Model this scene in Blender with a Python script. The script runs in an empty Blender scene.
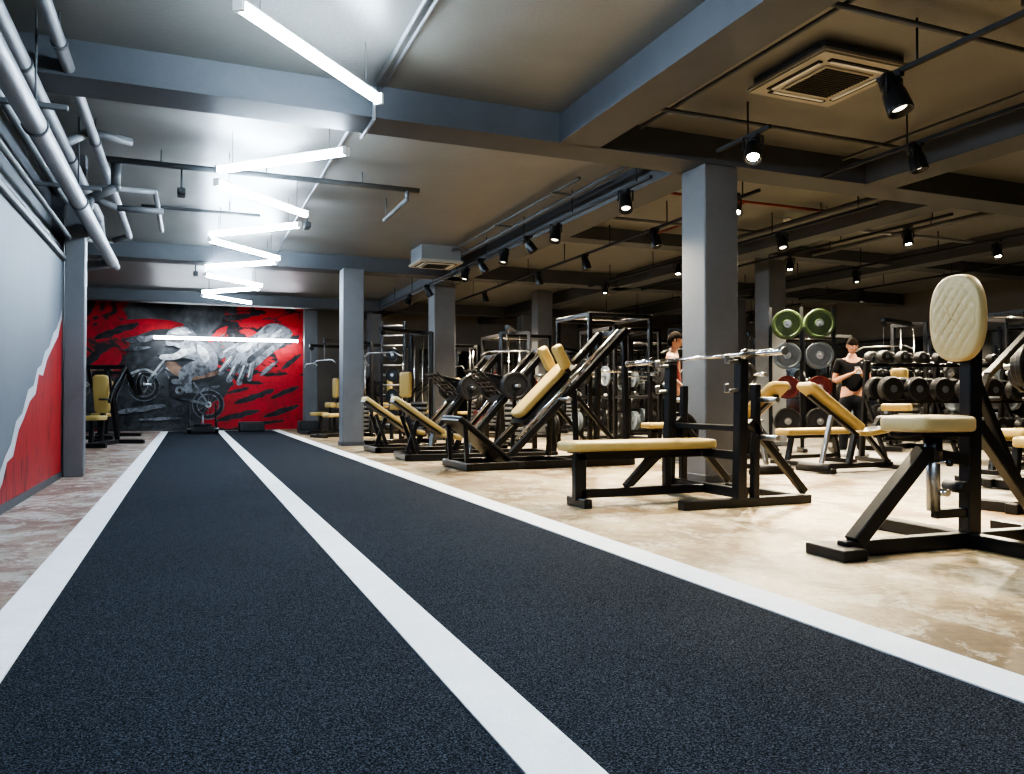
import bpy, bmesh, math, random
from mathutils import Vector, Matrix, Euler
random.seed(4)
sc=bpy.context.scene
V=Vector
# ------------------------------------------------------------------ materials
def mat(name,col,rough=.5,metal=0,emit=None,es=0,bump=None,spec=None,coat=0):
    m=bpy.data.materials.new(name); m.use_nodes=True
    nt=m.node_tree; p=nt.nodes['Principled BSDF']
    p.inputs['Base Color'].default_value=(*col,1); p.inputs['Roughness'].default_value=rough
    p.inputs['Metallic'].default_value=metal
    if spec is not None: p.inputs['Specular IOR Level'].default_value=spec
    if coat: p.inputs['Coat Weight'].default_value=coat
    if emit: 
        p.inputs['Emission Color'].default_value=(*emit,1); p.inputs['Emission Strength'].default_value=es
    tc=nt.nodes.new('ShaderNodeTexCoord'); n=nt.nodes.new('ShaderNodeTexNoise')
    n.inputs['Scale'].default_value=(bump[0] if bump else 9); n.inputs['Detail'].default_value=4
    nt.links.new(tc.outputs['Object'],n.inputs['Vector'])
    mr=nt.nodes.new('ShaderNodeMapRange'); mr.inputs[3].default_value=max(.02,rough-.07); mr.inputs[4].default_value=min(1,rough+.07)
    nt.links.new(n.outputs['Fac'],mr.inputs[0]); nt.links.new(mr.outputs[0],p.inputs['Roughness'])
    if bump:
        b=nt.nodes.new('ShaderNodeBump'); b.inputs['Strength'].default_value=bump[1]; b.inputs['Distance'].default_value=.01
        nt.links.new(n.outputs['Fac'],b.inputs['Height']); nt.links.new(b.outputs[0],p.inputs['Normal'])
    return m
def ramp(nt,stops):
    r=nt.nodes.new('ShaderNodeValToRGB'); e=r.color_ramp.elements
    e[0].position=stops[0][0]; e[0].color=(*stops[0][1],1)
    e[1].position=stops[1][0]; e[1].color=(*stops[1][1],1)
    for s in stops[2:]:
        x=e.new(s[0]); x.color=(*s[1],1)
    return r
def noise(nt,scale,detail=6,rough=.6,dist=0,src='Object',sc3=None,off=None):
    tc=nt.nodes.new('ShaderNodeTexCoord'); n=nt.nodes.new('ShaderNodeTexNoise')
    n.inputs['Scale'].default_value=scale; n.inputs['Detail'].default_value=detail
    n.inputs['Roughness'].default_value=rough; n.inputs['Distortion'].default_value=dist
    if sc3 or off:
        mp=nt.nodes.new('ShaderNodeMapping'); mp.inputs['Scale'].default_value=sc3 or (1,1,1)
        if off: mp.inputs['Location'].default_value=off
        nt.links.new(tc.outputs[src],mp.inputs[0]); nt.links.new(mp.outputs[0],n.inputs['Vector'])
    else: nt.links.new(tc.outputs[src],n.inputs['Vector'])
    return n
def mix(nt,a,b,f,mode='MIX'):
    m=nt.nodes.new('ShaderNodeMix'); m.data_type='RGBA'; m.blend_type=mode
    def s(i,v):
        if isinstance(v,bpy.types.NodeSocket): nt.links.new(v,m.inputs[i])
        elif isinstance(v,(int,float)): m.inputs[i].default_value=v
        else: m.inputs[i].default_value=(*v,1)
    s(0,f); s(6,a); s(7,b)
    return m.outputs[2]
def patchy(name,base,stops,scale,rough,dist=.5,fine=None,bumps=.15,sc3=None,spec=None):
    m=bpy.data.materials.new(name); m.use_nodes=True; nt=m.node_tree; p=nt.nodes['Principled BSDF']
    n=noise(nt,scale,9,.65,dist,sc3=sc3); r=ramp(nt,stops); nt.links.new(n.outputs['Fac'],r.inputs[0])
    out=r.outputs[0]
    if fine:
        n2=noise(nt,fine[0],3,.7); r2=ramp(nt,[(.3,(fine[1],)*3),(.7,(1,1,1))]); nt.links.new(n2.outputs['Fac'],r2.inputs[0])
        out=mix(nt,out,r2.outputs[0],1.0,'MULTIPLY')
        b=nt.nodes.new('ShaderNodeBump'); b.inputs['Strength'].default_value=bumps; b.inputs['Distance'].default_value=.01
        nt.links.new(n2.outputs['Fac'],b.inputs['Height']); nt.links.new(b.outputs[0],p.inputs['Normal'])
    nt.links.new(out,p.inputs['Base Color']); p.inputs['Roughness'].default_value=rough
    if spec is not None: p.inputs['Specular IOR Level'].default_value=spec
    return m
M_black=mat('black_powdercoat',(.013,.013,.014),.30,0,bump=(160,.05))
M_black2=mat('black_matte',(.012,.012,.013),.6)
M_rubber=mat('black_rubber',(.02,.02,.022),.5)
M_pad=mat('tan_leather',(.47,.34,.125),.42,bump=(220,.12))
M_padl=mat('cream_leather',(.44,.34,.17),.4,bump=(260,.12))
M_padb=mat('black_vinyl',(.018,.018,.02),.4)
M_chrome=mat('chrome',(.75,.76,.78),.15,1)
M_steel=mat('brushed_steel',(.42,.43,.45),.35,1)
M_grey=mat('grey_paint',(.2,.21,.22),.5)
M_galv=mat('pipe_grey',(.24,.25,.265),.42,.1)
M_galvd=mat('pipe_dark_grey',(.11,.115,.12),.5,.1)
M_redpipe=mat('pipe_red',(.22,.03,.02),.45)
M_white=mat('white_plastic',(.75,.75,.72),.45)
M_beige=mat('ac_beige',(.36,.34,.29),.5)
M_dslot=mat('dark_slot',(.01,.01,.01),.7)
M_green=mat('plate_green',(.055,.09,.035),.45)
M_greyp=mat('plate_grey',(.13,.155,.18),.4)
M_redp=mat('plate_red',(.14,.02,.018),.45)
M_tube=mat('tube_light',(1,1,1),.4,emit=(.68,.84,1.0),es=105)
M_strip=mat('strip_light',(1,1,1),.4,emit=(.85,.92,1.0),es=30)
M_lens=mat('spot_lens_warm',(1,1,1),.3,emit=(1,.88,.66),es=110)
M_lensd=mat('spot_lens_dim',(1,1,1),.3,emit=(1,.90,.70),es=3)
M_skin=mat('skin',(.46,.24,.155),.5)
M_hair=mat('hair_dark',(.012,.008,.006),.9,spec=.15)
M_shirt=mat('shirt_black',(.008,.008,.010),.9,spec=.2)
M_shirtr=mat('shirt_red',(.22,.03,.025),.8)
M_pants=mat('trousers_dark',(.012,.014,.018),.9,spec=.2)
M_shoe=mat('shoe_grey',(.3,.3,.3),.6)
M_eye=mat('eye_white',(.8,.8,.78),.3)
M_iris=mat('eye_dark',(.02,.01,.01),.2)
M_lip=mat('lip',(.42,.16,.13),.5)
# surfaces
M_carpet=patchy('carpet_charcoal',None,[(.35,(.014,.017,.024)),(.65,(.021,.025,.034))],1.2,.95,fine=(115,.0),bumps=.6)
nt=M_carpet.node_tree
p=nt.nodes['Principled BSDF']
for l in list(nt.links):
    if l.to_socket==p.inputs['Base Color']: src=l.from_socket
n3=noise(nt,210,2,.7); r3=ramp(nt,[(.47,(0,0,0)),(.68,(.075,.086,.105))]); nt.links.new(n3.outputs['Fac'],r3.inputs[0])
nt.links.new(mix(nt,src,r3.outputs[0],1.0,'ADD'),p.inputs['Base Color'])
p.inputs['Specular IOR Level'].default_value=.08
M_line=patchy('turf_white',None,[(.3,(.80,.81,.83)),(.7,(.90,.91,.92))],5,.9,fine=(120,.85),bumps=.4)
def vinyl(name,cols,rough):
    m=bpy.data.materials.new(name); m.use_nodes=True; nt=m.node_tree; p=nt.nodes['Principled BSDF']
    n=noise(nt,1.1,6,.6,.6,sc3=(1,.8,1)); r=ramp(nt,[(.40,cols[0]),(.47,cols[1]),(.52,cols[2]),(.60,cols[3])]); nt.links.new(n.outputs['Fac'],r.inputs[0])
    n2=noise(nt,2.6,10,.78,.5,sc3=(1,.8,1),off=(7,3,1)); r2=ramp(nt,[(.51,(0,0,0)),(.54,(1,1,1))]); nt.links.new(n2.outputs['Fac'],r2.inputs[0])
    q=nt.nodes.new('ShaderNodeMath'); q.operation='MULTIPLY'; q.inputs[1].default_value=.8; nt.links.new(r2.outputs[0],q.inputs[0])
    c=mix(nt,r.outputs[0],cols[4],q.outputs[0])
    n3=noise(nt,2.0,11,.82,.6,off=(1,9,4)); r3=ramp(nt,[(.515,(0,0,0)),(.55,(1,1,1))]); nt.links.new(n3.outputs['Fac'],r3.inputs[0])
    q=nt.nodes.new('ShaderNodeMath'); q.operation='MULTIPLY'; q.inputs[1].default_value=.72; nt.links.new(r3.outputs[0],q.inputs[0])
    c=mix(nt,c,cols[5],q.outputs[0])
    n4=noise(nt,22,5,.75); r4=ramp(nt,[(.32,(.60,.60,.60)),(.6,(1,1,1))]); nt.links.new(n4.outputs['Fac'],r4.inputs[0])
    c=mix(nt,c,r4.outputs[0],1.0,'MULTIPLY')
    nt.links.new(c,p.inputs['Base Color']); p.inputs['Roughness'].default_value=rough; p.inputs['Specular IOR Level'].default_value=.35
    return m
M_fl=vinyl('floor_sand_vinyl',[(.15,.095,.045),(.26,.185,.095),(.31,.24,.135),(.34,.28,.18),(.44,.39,.29),(.16,.085,.042)],.5)
M_fll=vinyl('floor_pink_vinyl',[(.22,.12,.085),(.32,.22,.165),(.37,.29,.235),(.41,.36,.32),(.54,.51,.47),(.20,.08,.05)],.5)
M_flg=patchy('floor_grey_rubber',None,[(.3,(.16,.14,.115)),(.7,(.24,.215,.18))],2,.5,fine=(90,.7),bumps=.1)
M_ceil=patchy('ceiling_paint',None,[(.3,(.145,.143,.132)),(.7,(.18,.177,.163))],1.1,.36,fine=(30,.93),bumps=.25,spec=.75)
M_beam=patchy('beam_paint',None,[(.3,(.07,.074,.082)),(.7,(.09,.095,.104))],1.5,.5,fine=(40,.93),bumps=.08)
M_col=patchy('column_paint',None,[(.3,(.13,.133,.14)),(.7,(.165,.17,.178))],1.5,.5,fine=(40,.93),bumps=.08)
M_wallg=patchy('wall_grey_paint',None,[(.3,(.17,.19,.22)),(.7,(.20,.22,.25))],1.2,.6,fine=(40,.93),bumps=.05)
M_walld=patchy('wall_dark_paint',None,[(.3,(.16,.145,.125)),(.7,(.21,.19,.165))],1.2,.7,fine=(40,.9),bumps=.05)
M_redwall=patchy('mural_red_torn',None,[(.38,(.16,.005,.007)),(.44,(.42,.015,.017)),(.7,(.50,.025,.024))],2.5,.5,dist=2,sc3=(1,3,.6),fine=(12,.85))
M_torn=mat('mural_torn_edge',(.60,.62,.66),.6)
M_mirror=mat('mirror',(.6,.61,.61),.03,1)
# ------------------------------------------------------------------ builder
def align(p1,p2,up=V((0,0,1))):
    x=(V(p2)-V(p1)); L=x.length; x.normalize()
    if abs(x.dot(up))>.98: up=V((0,1,0))
    y=up.cross(x).normalized(); z=x.cross(y)
    return Matrix((x,y,z)).transposed(),L
class B:
    def __init__(s,name): s.bm=bmesh.new(); s.mats=[]; s.name=name; s.mod=Matrix()
    def mi(s,m):
        if m not in s.mats: s.mats.append(m)
        return s.mats.index(m)
    def _fin(s,verts,m,smooth):
        i=s.mi(m); fs=set()
        for v in verts:
            for f in v.link_faces: fs.add(f)
        for f in fs: f.material_index=i; f.smooth=smooth
    def box(s,c,size,m,R=None,bev=0,seg=1):
        Mx=Matrix.Translation(V(c))@((R.to_4x4()) if R is not None else Matrix())@Matrix.Diagonal((*size,1))
        r=bmesh.ops.create_cube(s.bm,size=1,matrix=s.mod@Mx); vs=r['verts']
        i=s.mi(m)
        fs={f for v in vs for f in v.link_faces}
        for f in fs: f.material_index=i
        if bev>0:
            es=list({e for v in vs for e in v.link_edges})
            bmesh.ops.bevel(s.bm,geom=es,offset=min(bev,min(size)*.45),segments=seg,affect='EDGES',material=i)
    def bar(s,p1,p2,w,h,m,bev=.006):
        R,L=align(p1,p2); c=(V(p1)+V(p2))/2
        s.box(c,(L,w,h),m,R,bev)
    def rod(s,p1,p2,r,m,seg=14,r2=None,cap=True):
        p1=V(p1);p2=V(p2); d=p2-p1; q=d.to_track_quat('Z','Y').to_matrix().to_4x4()
        Mx=Matrix.Translation((p1+p2)/2)@q
        k=bmesh.ops.create_cone(s.bm,cap_ends=cap,segments=seg,radius1=r,radius2=r if r2 is None else r2,depth=d.length,matrix=s.mod@Mx)
        s._fin(k['verts'],m,True)
        for v in k['verts']:
            for f in v.link_faces:
                if len(f.verts)>4: f.smooth=False
    def ball(s,c,r,m,sc3=(1,1,1),seg=14):
        k=bmesh.ops.create_uvsphere(s.bm,u_segments=seg,v_segments=max(6,seg//2+2),radius=r,matrix=s.mod@Matrix.Translation(V(c))@Matrix.Diagonal((*sc3,1)))
        s._fin(k['verts'],m,True)
    def path(s,pts,r,m,seg=14):
        for a,b in zip(pts,pts[1:]): s.rod(a,b,r,m,seg)
        for a in pts[1:-1]: s.ball(a,r*1.03,m,seg=seg)
    def lathe(s,o,axis,prof,m,seg=28,smooth=True):
        q=V(axis).to_track_quat('Z','Y').to_matrix().to_4x4(); Mx=s.mod@Matrix.Translation(V(o))@q
        rings=[]
        for r,t in prof:
            rings.append([s.bm.verts.new(Mx@V((r*math.cos(2*math.pi*i/seg),r*math.sin(2*math.pi*i/seg),t))) for i in range(seg)])
        i=s.mi(m)
        for a,b in zip(rings,rings[1:]):
            for k in range(seg):
                f=s.bm.faces.new((a[k],a[(k+1)%seg],b[(k+1)%seg],b[k])); f.material_index=i; f.smooth=smooth
        for rg,fl in ((rings[0],True),(rings[-1],False)):
            if prof[0 if fl else -1][0]>.0005:
                f=s.bm.faces.new(list(reversed(rg)) if fl else rg); f.material_index=i
    def plate(s,c,axis,r,t,m,m2=None):
        h=t/2
        s.lathe(c,axis,[(.026,-h*.9),(r*.28,-h),(r*.32,-h*.45),(r*.78,-h*.45),(r*.84,-h),(r*.97,-h),(r,-h*.7),(r,h*.7),(r*.97,h),(r*.84,h),(r*.78,h*.45),(r*.32,h*.45),(r*.28,h),(.026,h*.9)],m,32,False)
        if m2: s.lathe(c,axis,[(.026,-h*1.05),(r*.25,-h*1.08),(r*.25,h*1.08),(.026,h*1.05)],m2,20,False)
    def pad(s,c,L,W,T,m,R=None,rc=.05,m2=None):
        Mx=s.mod@Matrix.Translation(V(c))@(R.to_4x4() if R is not None else Matrix())
        rc=min(rc,W/2-.002,L/2-.002)
        def ring(ins,z):
            out=[]; r=max(rc-ins,.004)
            for qx,qy,a0 in ((1,1,0),(-1,1,90),(-1,-1,180),(1,-1,270)):
                for k in range(6):
                    a=math.radians(a0+k*18)
                    out.append(s.bm.verts.new(Mx@V((qx*(L/2-ins-r)+r*math.cos(a),qy*(W/2-ins-r)+r*math.sin(a),z))))
            return out
        e=min(.02,T*.35); h=T/2
        spec=[(e,-h),(e*.3,-h+e*.3),(0,-h+e),(0,h-e),(e*.3,h-e*.3),(e,h),(min(W,L)*.2,h+.006)]
        rg=[ring(*k) for k in spec]; i=s.mi(m); j=s.mi(m2) if m2 else i; n=24
        for q,(a,b) in enumerate(zip(rg,rg[1:])):
            for k in range(n):
                f=s.bm.faces.new((a[k],a[(k+1)%n],b[(k+1)%n],b[k])); f.material_index=j if q>=4 else i; f.smooth=True
        f=s.bm.faces.new(list(reversed(rg[0]))); f.material_index=i
        f=s.bm.faces.new(rg[-1]); f.material_index=j; f.smooth=True
    def poly(s,pts,m):
        f=s.bm.faces.new([s.bm.verts.new(s.mod@V(p)) for p in pts]); f.material_index=s.mi(m)
    def done(s,loc=(0,0,0),rz=0,parent=None):
        bmesh.ops.recalc_face_normals(s.bm,faces=s.bm.faces) if s.name!='wall_mural' else None
        me=bpy.data.meshes.new(s.name); s.bm.to_mesh(me); s.bm.free()
        for m in s.mats: me.materials.append(m)
        o=bpy.data.objects.new(s.name,me); sc.collection.objects.link(o)
        o.location=loc; o.rotation_euler=(0,0,math.radians(rz))
        if parent: o.parent=parent
        return o
def RY(d): return Matrix.Rotation(math.radians(d),3,'Y')
def RZ(d): return Matrix.Rotation(math.radians(d),3,'Z')
def RX(d): return Matrix.Rotation(math.radians(d),3,'X')
def simple(name,c,size,m,bev=0):
    b=B(name); b.box((0,0,0),size,m,bev=bev); return b.done(c)
# ------------------------------------------------------------------ room shell
ZC=3.58; XR=17.0; YB=24.0; ZB=3.30
def slab(name,x0,x1,y0,y1,z0,z1,m): return simple(name,((x0+x1)/2,(y0+y1)/2,(z0+z1)/2),(x1-x0,y1-y0,z1-z0),m)
slab('floor',-3.4,XR,-3,YB,-.2,-.012,M_flg)
slab('floor_sand_vinyl',2.32,6.7,-3,YB,-.012,0,M_fl)
slab('floor_left_vinyl',-3.3,-.68,-3,YB,-.012,0,M_fll)
b=B('running_track')
b.box((.835,10.05,-.002),(3.05,25.9,.02),M_carpet)
for x0,x1 in ((-.69,-.515),(.705,.875),(2.15,2.35)):
    b.box(((x0+x1)/2,10.05,.003),(x1-x0,25.9,.02),M_line)
b.done()
slab('ceiling',-3.4,XR,-3,YB,ZC,ZC+.2,M_ceil)
slab('wall_left',-1.5,-1.3,-3,10.0,0,2.38,M_wallg)
slab('wall_left_upper',-1.9,-1.42,-3,10.0,2.38,ZC,M_beam)
slab('wall_left_return',-3.4,-1.3,9.98,10.12,0,ZC,M_beam)
slab('wall_left_far',-3.4,-3.2,10.1,YB,0,ZC,M_beam)
slab('wall_back',3.3,XR,YB,YB+.2,0,ZC,M_walld)
slab('wall_right',XR,XR+.2,-3,YB,0,ZC,M_walld)
slab('wall_front',-1.5,XR,-3.2,-3,0,ZC,M_walld)
b=B('trim_ledge'); b.box((-1.36,3.5,2.41),(.2,12.9,.06),M_galvd,bev=.01); b.box((-1.38,3.5,2.55),(.1,12.9,.05),M_beam); b.done()
slab('baseboard_left',-1.3,-1.285,-3,10,0,.07,M_beam)
b=B('wall_mural_torn_red')
edge=[(6.0,.05),(6.5,.16),(6.85,.30),(7.05,.42),(7.25,.50),(7.45,.68),(7.7,.74),(7.95,.94),(8.2,.98),(8.4,1.14),(8.6,1.18),(8.8,1.32),(9.05,1.38),(9.3,1.54),(9.5,1.6),(9.7,1.72),(9.86,1.84)]
X=-1.296
b.poly([(X,5.2,.04)]+[(X,y,z) for y,z in edge]+[(X,9.86,.04)],M_torn)
X=-1.294
inner=[(y+.05+.05*((i*7)%3)/2,z-.05-.05*((i*5)%3)/2) for i,(y,z) in enumerate(edge)]
b.poly([(X,6.2,.04)]+[(X,min(y,9.86),max(z,.045)) for y,z in inner[1:]]+[(X,9.86,.04)],M_redwall)
b.done()
b=B('column'); b.box((0,0,ZC/2),(.2,.2,ZC),M_col,bev=.01); b.done((-1.18,10.0,0))
def column(x,y,s,h):
    b=B('column'); b.box((0,0,h/2),(s,s,h),M_col,bev=.012); b.box((0,0,.04),(s+.03,s+.03,.08),M_beam,bev=.006); b.done((x,y,0))
column(2.82,14.9,.39,ZB); column(5.05,16.4,.47,ZB); column(5.12,6.98,.42,ZB)
column(3.1,22.4,.35,ZC); column(12.4,6.98,.46,ZB); column(12.4,16.0,.47,ZC); column(9,21,.4,ZC); column(4.9,22.5,.35,ZC); column(10.1,11.9,.4,ZC); column(14.8,11.7,.4,ZC); column(8.2,18.1,.4,ZC)
def beam(x0,x1,y0,y1,z0=ZB): slab('ceiling_beam',x0,x1,y0,y1,z0,ZC+.02,M_beam)
beam(-1.42,XR,6.76,7.2); beam(-3.3,XR,15.0,15.45); beam(-3.3,XR,21.5,21.9)
beam(3.25,3.68,-3,6.78); beam(4.82,5.28,7.18,YB); beam(7.1,7.55,-3,6.78); beam(10.3,10.7,-3,6.78)
beam(8.6,9.0,7.18,YB); beam(12.2,12.6,7.18,YB); beam(5.26,XR,11,11.35,3.38)
def mural_mat():
    m=bpy.data.materials.new('mural_paint'); m.use_nodes=True; nt=m.node_tree; p=nt.nodes['Principled BSDF']
    n=noise(nt,.62,5,.55,1.2,sc3=(1,1,1.6),off=(2.3,0,1)); r=ramp(nt,[(.46,(.010,.009,.01)),(.50,(.05,.02,.02)),(.52,(.36,.005,.008)),(.59,(.50,.01,.015)),(.62,(.02,.01,.012))])
    nt.links.new(n.outputs['Fac'],r.inputs[0])
    n2=noise(nt,1.1,6,.6,.8); r2=ramp(nt,[(.36,(.012,.012,.014)),(.50,(.035,.037,.04)),(.62,(.09,.095,.10)),(.72,(.16,.17,.18))])
    nt.links.new(n2.outputs['Fac'],r2.inputs[0])
    n5=noise(nt,1.0,6,.62,1.2,sc3=(.6,1,1.9),off=(4,0,2)); r3=ramp(nt,[(.47,(.012,.008,.01)),(.49,(.48,.008,.014)),(.60,(.52,.012,.02)),(.63,(.02,.01,.012))]); nt.links.new(n5.outputs['Fac'],r3.inputs[0])
    tc=nt.nodes.new('ShaderNodeTexCoord')
    sx=nt.nodes.new('ShaderNodeSeparateXYZ'); nt.links.new(tc.outputs['Object'],sx.inputs[0])
    nd=noise(nt,1.4,4,.6,0)
    def math_(op,a,b=None):
        q=nt.nodes.new('ShaderNodeMath'); q.operation=op
        for i,vv in enumerate((a,b)):
            if vv is None: continue
            if isinstance(vv,(int,float)): q.inputs[i].default_value=vv
            else: nt.links.new(vv,q.inputs[i])
        return q.outputs[0]
    nx=math_('ADD',sx.outputs[0],math_('MULTIPLY',math_('SUBTRACT',nd.outputs['Fac'],.5),2.2))
    def smooth(v,a,b_):
        q=nt.nodes.new('ShaderNodeMapRange'); q.inputs[1].default_value=a; q.inputs[2].default_value=b_; nt.links.new(v,q.inputs[0]); return q.outputs[0]
    c=mix(nt,r.outputs[0],r2.outputs[0],smooth(nx,-1.75,-1.65))
    c=mix(nt,c,r3.outputs[0],smooth(nx,1.0,1.05))
    nt.links.new(c,p.inputs['Base Color']); p.inputs['Roughness'].default_value=.55
    return m
M_mural=mural_mat()
def mpaint(name,c1,c2,s=2.6):
    return patchy(name,None,[(.40,c1),(.58,c2)],s,.6,dist=1.5)
M_mw=mpaint('mural_white',(.22,.23,.24),(.54,.55,.54),3.4); M_mg=mpaint('mural_grey',(.05,.053,.058),(.22,.23,.25),2.8); M_mk=mpaint('mural_black',(.008,.008,.01),(.03,.03,.034))
M_mr=mpaint('mural_red',(.34,.004,.008),(.50,.012,.02)); M_mt=mpaint('mural_brown',(.10,.05,.035),(.28,.17,.115)); M_mdg=mpaint('mural_dark_grey',(.015,.016,.018),(.06,.063,.068))
b=B('wall_mural')
b.box((0,.1,ZC/2),(6.6,.2,ZC),M_mural)
layer=[-.004]
def mp(pts,m,sm=True):
    layer[0]-=.0012
    if sm:
        n=len(pts); out=[]
        for i in range(n):
            p0,p1,p2,p3=[V(pts[(i+k-1)%n]) for k in range(4)]
            for t in (0,.25,.5,.75):
                out.append(.5*((2*p1)+(p2-p0)*t+(2*p0-5*p1+4*p2-p3)*t*t+(3*p1-p0-3*p2+p3)*t**3))
        pts=[(q.x,q.y) for q in out]
    b.poly([(x,layer[0],z) for x,z in pts],m)
def mring(cx,cz,r0,r1,m,n=34):
    layer[0]-=.0012
    for k in range(n):
        a=2*math.pi*k/n; c=2*math.pi*(k+1)/n
        b.poly([(cx+r*math.cos(t),layer[0],cz+r*math.sin(t)) for r,t in ((r0,a),(r1,a),(r1,c),(r0,c))],m)
def mline(x0,z0,x1,z1,w,m):
    d=V((x1-x0,z1-z0)); d.normalize(); nn=V((-d.y,d.x))*w/2
    mp([(x0+nn.x,z0+nn.y),(x1+nn.x,z1+nn.y),(x1-nn.x,z1-nn.y),(x0-nn.x,z0-nn.y)],m,False)
def stroke(x0,z0,x1,z1,w,m,seed=0):
    rr=random.Random(seed); d=V((x1-x0,z1-z0)); L=d.length; d.normalize(); nn=V((-d.y,d.x)); n=9
    up=[];lo=[]
    for k in range(n+1):
        t=k/n; c=V((x0,z0))+d*L*t; e=(max(0,math.sin(math.pi*min(1,max(0,t))))**.5)*.5+.12
        up.append(c+nn*w*e*(.7+.6*rr.random())); lo.append(c-nn*w*e*(.7+.6*rr.random()))
    mp([(q.x,q.y) for q in up+lo[::-1]],m,False)
mp([(-2.4,1.3),(-1.7,1.5),(-1.0,1.3),(-.3,1.2),(.4,.9),(.3,.3),(-.3,.08),(-2.2,.06),(-3.1,.08),(-3.1,.8)],M_mdg)
mp([(-3.1,2.0),(-2.7,2.25),(-2.3,2.05),(-1.9,2.3),(-1.7,2.1),(-1.8,1.8),(-2.2,1.55),(-2.5,1.2),(-2.9,1.05),(-3.1,1.0)],M_mr)
mp([(-2.7,1.6),(-2.2,1.8),(-1.9,1.6),(-2.3,1.35)],M_mt)
mp([(-2.6,2.75),(-1.9,2.98),(-1.0,3.1),(-.2,3.0),(-.3,2.85),(-.9,2.8),(-1.4,2.6),(-1.9,2.55)],M_mr)
stroke(-2.4,2.5,-1.3,2.95,.16,M_mk,1); stroke(-3.0,1.4,-2.2,2.2,.18,M_mk,2); stroke(-3.0,2.5,-2.3,2.7,.15,M_mr,5)
mp([(.3,.1),(.6,.75),(.9,.9),(1.2,1.3),(1.9,1.3),(2.4,1.5),(3.1,1.5),(3.1,.15),(2.2,.06),(1.0,.06)],M_mr)
for i,(x0,z0,x1,z1,w) in enumerate(((.7,.25,1.9,.55,.13),(1.2,.75,2.3,1.15,.14),(2.0,.35,3.0,.7,.13),(2.2,.9,3.0,1.25,.12),(1.0,1.05,1.6,1.2,.08),(1.7,.15,2.6,.25,.07))): stroke(x0,z0,x1,z1,w,M_mk,10+i)
mp([(2.0,2.9),(2.6,3.0),(3.1,2.95),(3.1,1.7),(2.7,1.6),(2.4,2.0),(2.2,2.5)],M_mr)
for i,(x0,z0,x1,z1,w) in enumerate(((2.3,2.35,3.0,2.75,.15),(2.5,1.75,3.05,2.2,.12),(.6,2.75,1.3,3.05,.2))): stroke(x0,z0,x1,z1,w,M_mk,20+i)
stroke(.5,2.5,1.0,2.95,.16,M_mr,31)
# large grey hand and forearm reaching down from upper right
mp([(2.5,3.05),(2.1,3.05),(1.75,2.75),(1.35,2.55),(1.05,2.3),(.95,1.95),(1.1,1.75),(1.3,1.6),(1.55,1.62),(1.8,1.8),(2.1,2.1),(2.45,2.4),(2.8,2.8)],M_mg)
for fx,fz,gx,gz,w in ((1.15,2.15,.82,1.62,.17),(1.3,2.0,1.05,1.42,.17),(1.5,1.9,1.32,1.34,.16),(1.68,1.95,1.6,1.45,.14)):
    mline(fx,fz,gx,gz,w,M_mg); mring(gx,gz,0.0,w*.5,M_mg,16); mline(fx-.04,fz-.05,gx-.03,gz+.05,w*.3,M_mw); mline(fx+.09,fz-.02,gx+.085,gz+.04,.02,M_mk)
mline(1.25,2.4,.85,2.12,.17,M_mg); mring(.85,2.12,0,.085,M_mg,16); mline(1.2,2.42,.88,2.2,.05,M_mw)
mp([(1.25,2.35),(1.6,2.55),(1.95,2.75),(2.1,2.72),(1.7,2.4),(1.4,2.2)],M_mw); mp([(1.6,1.9),(1.95,2.2),(2.4,2.6),(2.3,2.65),(1.85,2.3),(1.55,2.05)],M_mdg)
stroke(2.0,2.5,2.6,3.0,.07,M_mw,51); stroke(1.9,1.55,2.4,2.0,.1,M_mg,52)
# bike
for cx,cz,r in ((-1.15,1.22,.38),(.5,.72,.40)):
    mring(cx,cz,r-.09,r,M_mk); mring(cx,cz,r-.12,r-.09,M_mg); mring(cx,cz,.04,.09,M_mw)
    for k in range(12):
        a=k*math.pi/6; mline(cx+.08*math.cos(a),cz+.08*math.sin(a),cx+(r-.11)*math.cos(a),cz+(r-.11)*math.sin(a),.010,M_mg)
    mring(cx,cz,r,r+.025,M_mg)
mline(-1.17,1.22,-.62,2.0,.06,M_mw); mline(-1.08,1.2,-.53,1.95,.04,M_mg)
mp([(-1.5,1.60),(-1.15,1.72),(-.85,1.60),(-.88,1.55),(-1.15,1.66),(-1.45,1.55)],M_mw)
mline(-.6,1.75,.05,1.3,.06,M_mw); mline(-.62,1.65,-.25,.95,.05,M_mg); mline(-.3,.92,.5,.72,.07,M_mg); mline(.1,1.35,.5,.74,.05,M_mg)
mp([(-.62,1.88),(-.35,1.9),(-.1,1.68),(.4,1.62),(.75,1.68),(.7,1.55),(.3,1.45),(-.05,1.4),(-.45,1.6)],M_mt)
mp([(-.5,1.5),(-.15,1.45),(.05,1.2),(.0,.95),(-.3,.88),(-.5,1.05)],M_mk); mring(-.25,1.12,.05,.12,M_mg,20); mp([(-.45,1.42),(-.2,1.42),(-.15,1.3),(-.42,1.3)],M_mg)
mline(-.85,2.08,-.42,2.0,.05,M_mk)
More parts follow.
